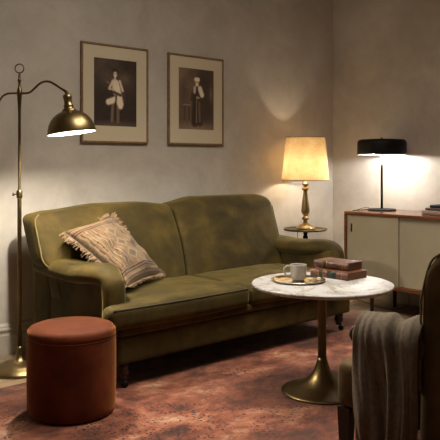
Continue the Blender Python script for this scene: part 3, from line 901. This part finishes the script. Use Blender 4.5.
# ---------------------------------------------------------------- pedestal table
CX, CY = 2.912, 2.425
pt = thing('coffee_table', 'round white marble table on a flared brass pedestal before the sofa', 'table', (CX, CY, RZ))
def marble():
    m, nt, b = new_mat('white_marble'); N, L = nt.nodes, nt.links
    tc = N.new('ShaderNodeTexCoord')
    n = N.new('ShaderNodeTexNoise'); n.inputs['Scale'].default_value = 3.2; n.inputs['Detail'].default_value = 9; n.inputs['Roughness'].default_value = .62; n.inputs['Distortion'].default_value = 1.8
    L.new(tc.outputs['Object'], n.inputs['Vector'])
    r = N.new('ShaderNodeValToRGB'); e = r.color_ramp.elements
    e[0].position = .40; e[0].color = (*hexc('b3b3b3'), 1); e[1].position = .60; e[1].color = (*hexc('afafb0'), 1)
    for p, c in ((.475, 'b0aba3'), (.50, '76726d'), (.52, 'aaa59d')): e.new(p).color = (*hexc(c), 1)
    L.new(n.outputs['Fac'], r.inputs['Fac']); L.new(r.outputs['Color'], b.inputs['Base Color'])
    b.inputs['Roughness'].default_value = .42
    return m
TT = .600-RZ
obj('tabletop', add_lathe(B(), [(0, TT-.024), (.362, TT-.024), (.374, TT-.021), (.380, TT-.014), (.382, TT-.007), (.380, TT-.002), (.376, TT), (0, TT)], 96), marble(), pt)
obj('stem', add_lathe(B(), [(.024, .10), (.023, TT-.032), (.045, TT-.030), (.045, TT-.0245)], 32), mat_simple('brushed_brass', hexc('6d6440'), .5, .6, 8., hexc('80764f')), pt)
obj('base', add_lathe(B(), [(0, 0), (.216, 0), (.221, .003), (.220, .008), (.205, .013), (.170, .022), (.130, .036), (.095, .055), (.068, .080), (.048, .110), (.036, .140), (.029, .165), (.0245, .185)], 72), BRASS_DARK, pt)

TOPZ = .6
tray = tag(obj('serving_tray', add_lathe(B(), [(0, .002), (.075, .002), (.120, .003), (.132, .006), (.142, .010), (.148, .012), (.149, .0095), (.143, .006), (.13, .0), (0, .0)], 72), mat_simple('polished_brass_tray', hexc('c9c3b6'), .2, 1.)), 'round polished metal tray on the marble tabletop', 'tray')
tray.location = (2.853, 2.545, TOPZ+.0005)
cup = thing('cup', 'grey stoneware coffee cup standing on the polished tray', 'cup', (2.862, 2.553, TOPZ+.0035))
STONE = mat_simple('grey_stoneware', hexc('8d8378'), .4, 0, 40, hexc('a0968a'))
obj('bowl', add_lathe(B(), [(0, .0), (.028, .0), (.033, .003), (.040, .012), (.0435, .026), (.0445, .05), (.0455, .078), (.046, .086), (.0445, .087), (.043, .084), (.0415, .05), (.039, .02), (.026, .008), (0, .007)], 48), STONE, cup)
hdir = -RIGHT
hnd = B(); add_tube(hnd, catmull([hdir*.042+Vector((0, 0, .074)), hdir*.060+Vector((0, 0, .078)), hdir*.076+Vector((0, 0, .066)), hdir*.078+Vector((0, 0, .046)), hdir*.066+Vector((0, 0, .026)), hdir*.041+Vector((0, 0, .018))], 6), .0055, 10)
obj('handle', hnd, STONE, cup)
cof = B(); add_lathe(cof, [(0, .0699), (.041, .070)], 32)
lab(obj('coffee', cof, mat_simple('black_coffee', hexc('1c0f08'), .1), cup), 'dark coffee inside the cup')
SUG = mat_simple('sugar', hexc('e6d9bd'), .8)
for (x, y, rz, z, lb) in ((2.935, 2.468, .4, .0062, 'pale sugar cube on the tray, right of the cup and nearest the books'), (2.905, 2.500, .1, .0035, 'pale sugar cube on the tray, close beside the cup')):
    s = B(); add_box(s, (-.008, -.008, 0), (.008, .008, .014), .0015, 2)
    so = obj('sugar_cube', s, SUG); so.location = (x, y, TOPZ+z); so.rotation_euler = (0, 0, rz)
    tag(so, lb, 'sugar', 'sugar cubes on the tray')
g2 = 'antique books on the marble table'
bands = [(.055, .010, GREENL), (.072, .0016, GOLD), (.038, .0016, GOLD), (-.02, .030, GREENL), (-.09, .0016, GOLD)]
book('book', 'lower and longer brown leather book of the pair on the marble table', (3.146, 2.497, TOPZ+.0005), math.radians(1), .262, .190, .040, LEATH, PAGES, g2, bands)
book('book', 'upper brown leather book with gilt spine, topmost on the marble table', (3.186, 2.532, TOPZ+.0425), math.radians(3.5), .238, .150, .042, LEATH2, PAGES, g2, [(.045, .009, GREENL), (.060, .0015, GOLD), (.030, .0015, GOLD), (-.08, .0015, GOLD)])

# ---------------------------------------------------------------- armchair
th_ = math.radians(7.7)
fl_corner = Vector((2.196, 1.757, 0))
cxv = Vector((math.cos(th_), math.sin(th_), 0)); cyv = Vector((-math.sin(th_), math.cos(th_), 0))
AO = fl_corner+cxv*.33-cyv*.36
ac = thing('armchair', 'brown velvet high-backed armchair in the right foreground, turned towards the sofa', 'armchair', (AO.x, AO.y, RZ), th_)
s = B(); softbox(s, (-.33, -.32, .262), (.33, .362, .444), .03, (20, 20, 10), None, (0, 0, .02)); obj('seat', s, velvet('ochre_velvet', hexc('4d3d24'), hexc('5f4d2f'), hexc('70603e'), 6, .8, .3), ac)
s = B(); softbox(s, (-.30, -.33, .235), (.30, .34, .275), .012, (8, 8, 6)); obj('seat_rail', s, CHAIRV, ac)
def backw(p, t):
    k = max(0, (p.z-.45)/.5)
    return (p.x, p.y-.07*k, p.z-.05*(abs(t[0])**3)*k+.02*k)
s = B(); softbox(s, (-.365, -.44, .13), (.365, -.30, .98), .06, (24, 10, 20), backw, (0, .03, 0)); obj('backrest', s, CHAIRV, ac)
def wing_top(y):   # height of the wing against y (front edge at -.01)
    return interp([(-.42, .965), (-.22, .950), (-.10, .93), (-.058, .908), (-.030, .865), (-.012, .80), (0, .76)], y)
for sx_ in (-1, 1):
    def wfn(p, t, sx_=sx_):
        k = (p.z-.13)/(.96-.13)
        return (p.x+sx_*.015*k, p.y-.02*k, .13+k*(wing_top(p.y)-.13))
    s = B(); xa, xb = sorted((sx_*.305, sx_*.372)); softbox(s, (xa, -.40, .13), (xb, -.002, .96), .03, (8, 24, 20), wfn)
    w_ = obj('wing', s, CHAIRV, ac)
    pp = [wfn(Vector((sx_*.362, -.005, z)), (0, 0, 0)) for z in (.50, .6, .7, .8, .88, .93)]
    pp = [(x+sx_*.006, y, z) for x, y, z in pp]+[(wfn(Vector((sx_*.362, y, .96)), (0, 0, 0))) for y in (-.03, -.06, -.12, -.2, -.3)]
    obj('piping', add_tube(B(), catmull(pp, 4), .0045, 8), mat_simple('brown_piping', hexc('6f5a3a'), .7), w_)
    s = B(); xa, xb = sorted((sx_*.305, sx_*.400))
    softbox(s, (xa, -.04, .53), (xb, .262, .612), .035, (10, 16, 10)); a_ = obj('armrest', s, CHAIRV, ac)
    s = B(); add_lathe(s, [(0, 0), (.028, 0), (.030, .006), (.024, .014), (.012, .018), (0, .018)], 28, Matrix.Translation((sx_*.356, .258, .575)) @ Matrix.Rotation(-PI/2, 4, 'X'))
    lab(obj('scroll_end', s, DARKWOOD, a_), 'dark wooden scroll at the front of the armrest')
    s = B(); xa, xb = sorted((sx_*.32, sx_*.358)); softbox(s, (xa, -.05, .30), (xb, .24, .56), .015, (6, 10, 10)); obj('side_panel', s, CHAIRV, ac)
for x, y in ((-.30, .33), (.30, .33), (-.30, -.36), (.30, -.36)):
    s = B(); h_ = .262 if y > 0 else .15
    for z_, r_ in ((0, .019), (h_, .027)):
        pass
    vb = [s.verts.new((x+a*.017, y+b_*.017, 0)) for a, b_ in ((-1, -1), (1, -1), (1, 1), (-1, 1))]
    vt = [s.verts.new((x+a*.027, y+b_*.027, h_)) for a, b_ in ((-1, -1), (1, -1), (1, 1), (-1, 1))]
    s.faces.new(vb[::-1]); s.faces.new(vt)
    for i in range(4): s.faces.new((vb[i], vb[(i+1) % 4], vt[(i+1) % 4], vt[i]))
    obj('leg', s, DARKWOOD, ac, smooth=False)

# ---------------------------------------------------------------- throw blanket over the arm
def blanket():
    me_t = thing('throw_blanket', 'grey-brown wool blanket draped over the arm of the foreground armchair', 'blanket', (AO.x, AO.y, RZ), th_)
    bm = B(); nu, nv = 90, 90
    # cross-path over the arm (local x, z): inside seat -> over the top -> outside fall
    path = catmull([(-.262, 0, .478), (-.272, 0, .52), (-.280, 0, .58), (-.290, 0, .600), (-.320, 0, .634), (-.355, 0, .637), (-.388, 0, .622), (-.408, 0, .585), (-.412, 0, .53), (-.414, 0, .45), (-.416, 0, .33), (-.418, 0, .2), (-.42, 0, .09)], 8)
    lens = [0]
    for a, b_ in zip(path, path[1:]): lens.append(lens[-1]+(b_-a).length)
    tot = lens[-1]
    def at(s):
        d = s*tot
        for i in range(len(lens)-1):
            if d <= lens[i+1]:
                k = (d-lens[i])/(lens[i+1]-lens[i]); p = path[i].lerp(path[i+1], k); t = (path[i+1]-path[i]).normalized(); return p, t
        return path[-1], (path[-1]-path[-2]).normalized()
    def f(s, v):
        p, t = at(s)
        n_ = Vector((-abs(t.z) if t.z < 0 else -t.z, 0, t.x if t.x < 0 else t.x)); n_ = Vector((t.z, 0, -t.x)).normalized()
        if n_.z < 0 and s < .4: n_ = n_
        drop = ss(.30, .75, s)
        y = .225-.255*v                                   # front -> back along the arm
        y += drop*(.012*math.sin(v*5+2.6)-.018)
        vv = v+.05*math.sin(s*4+v*3)-.10*(s-.5)*(1-v)
        fold = .085*nz((vv*4.2, s*.5, 0), 1, 11)+.034*nz((vv*9, s*.8, 0), 1, 4)+.006*nz((vv*21, s*1.6, 0), 1, 6)+.026*(abs(math.sin(vv*8.5+.4))**.8)
        amp = .25+1.1*drop
        rise = .010*nz((v*5, s*2, 0), 1, 3)+.014*math.exp(-((v-.3)/.2)**2)+.008*math.exp(-((v-.85)/.1)**2)
        w = max(-.004, fold*amp*(.5+.5*min(1, v*8)))+(1-drop)*rise+.012
        q = Vector((p.x, y, p.z+.012*v*(1-drop)))+n_*w
        q.y += .008*math.cos(v*19+1.0)*drop
        q += n_*.004*nz((s*3, v*6, 0), 2, 8)
        return q
    # make sure the normal points outwards (away from the arm)
    V = grid_surface(bm, lambda a, b_: f(a, b_), nu, nv)
    o = obj('folded_cloth', bm, mat_simple('wool_throw', hexc('65584a'), .95, 0, 60, hexc('766856'), bump=.35, bump_scale=260, sheen=.25), me_t)
    md = o.modifiers.new('thickness', 'SOLIDIFY'); md.thickness = .007; md.offset = 0
    return o
blanket()

# ---------------------------------------------------------------- lights
def area(name, loc, size, power, col, rot=(0, 0, 0), sy=None):
    l = bpy.data.lights.new(name, 'AREA'); l.energy = power; l.color = col; l.size = size
    if sy: l.shape = 'RECTANGLE'; l.size_y = sy
    o = bpy.data.objects.new(name, l); COL.objects.link(o); o.location = loc; o.rotation_euler = rot
    return o
area('overhead_fill', (3.1, 2.45, 3.05), .8, 22, (1, .90, .77)).data.spread = math.radians(105)  # added downward fill for rug, seats and tables
area('overhead_fill', (2.3, 2.1, 3.05), 1.0, 38, (1, .92, .81))  # added wide fill to brighten walls and room, unseen, no fitting behind it
w = bpy.data.worlds.new('world'); sc.world = w; w.use_nodes = True
w.node_tree.nodes['Background'].inputs[0].default_value = (1, .85, .7, 1); w.node_tree.nodes['Background'].inputs[1].default_value = .1

sc.view_settings.view_transform = 'Standard'; sc.view_settings.look = 'None'
sc.view_settings.gamma = 1; sc.view_settings.use_curve_mapping = False
sc.view_settings.exposure = .14
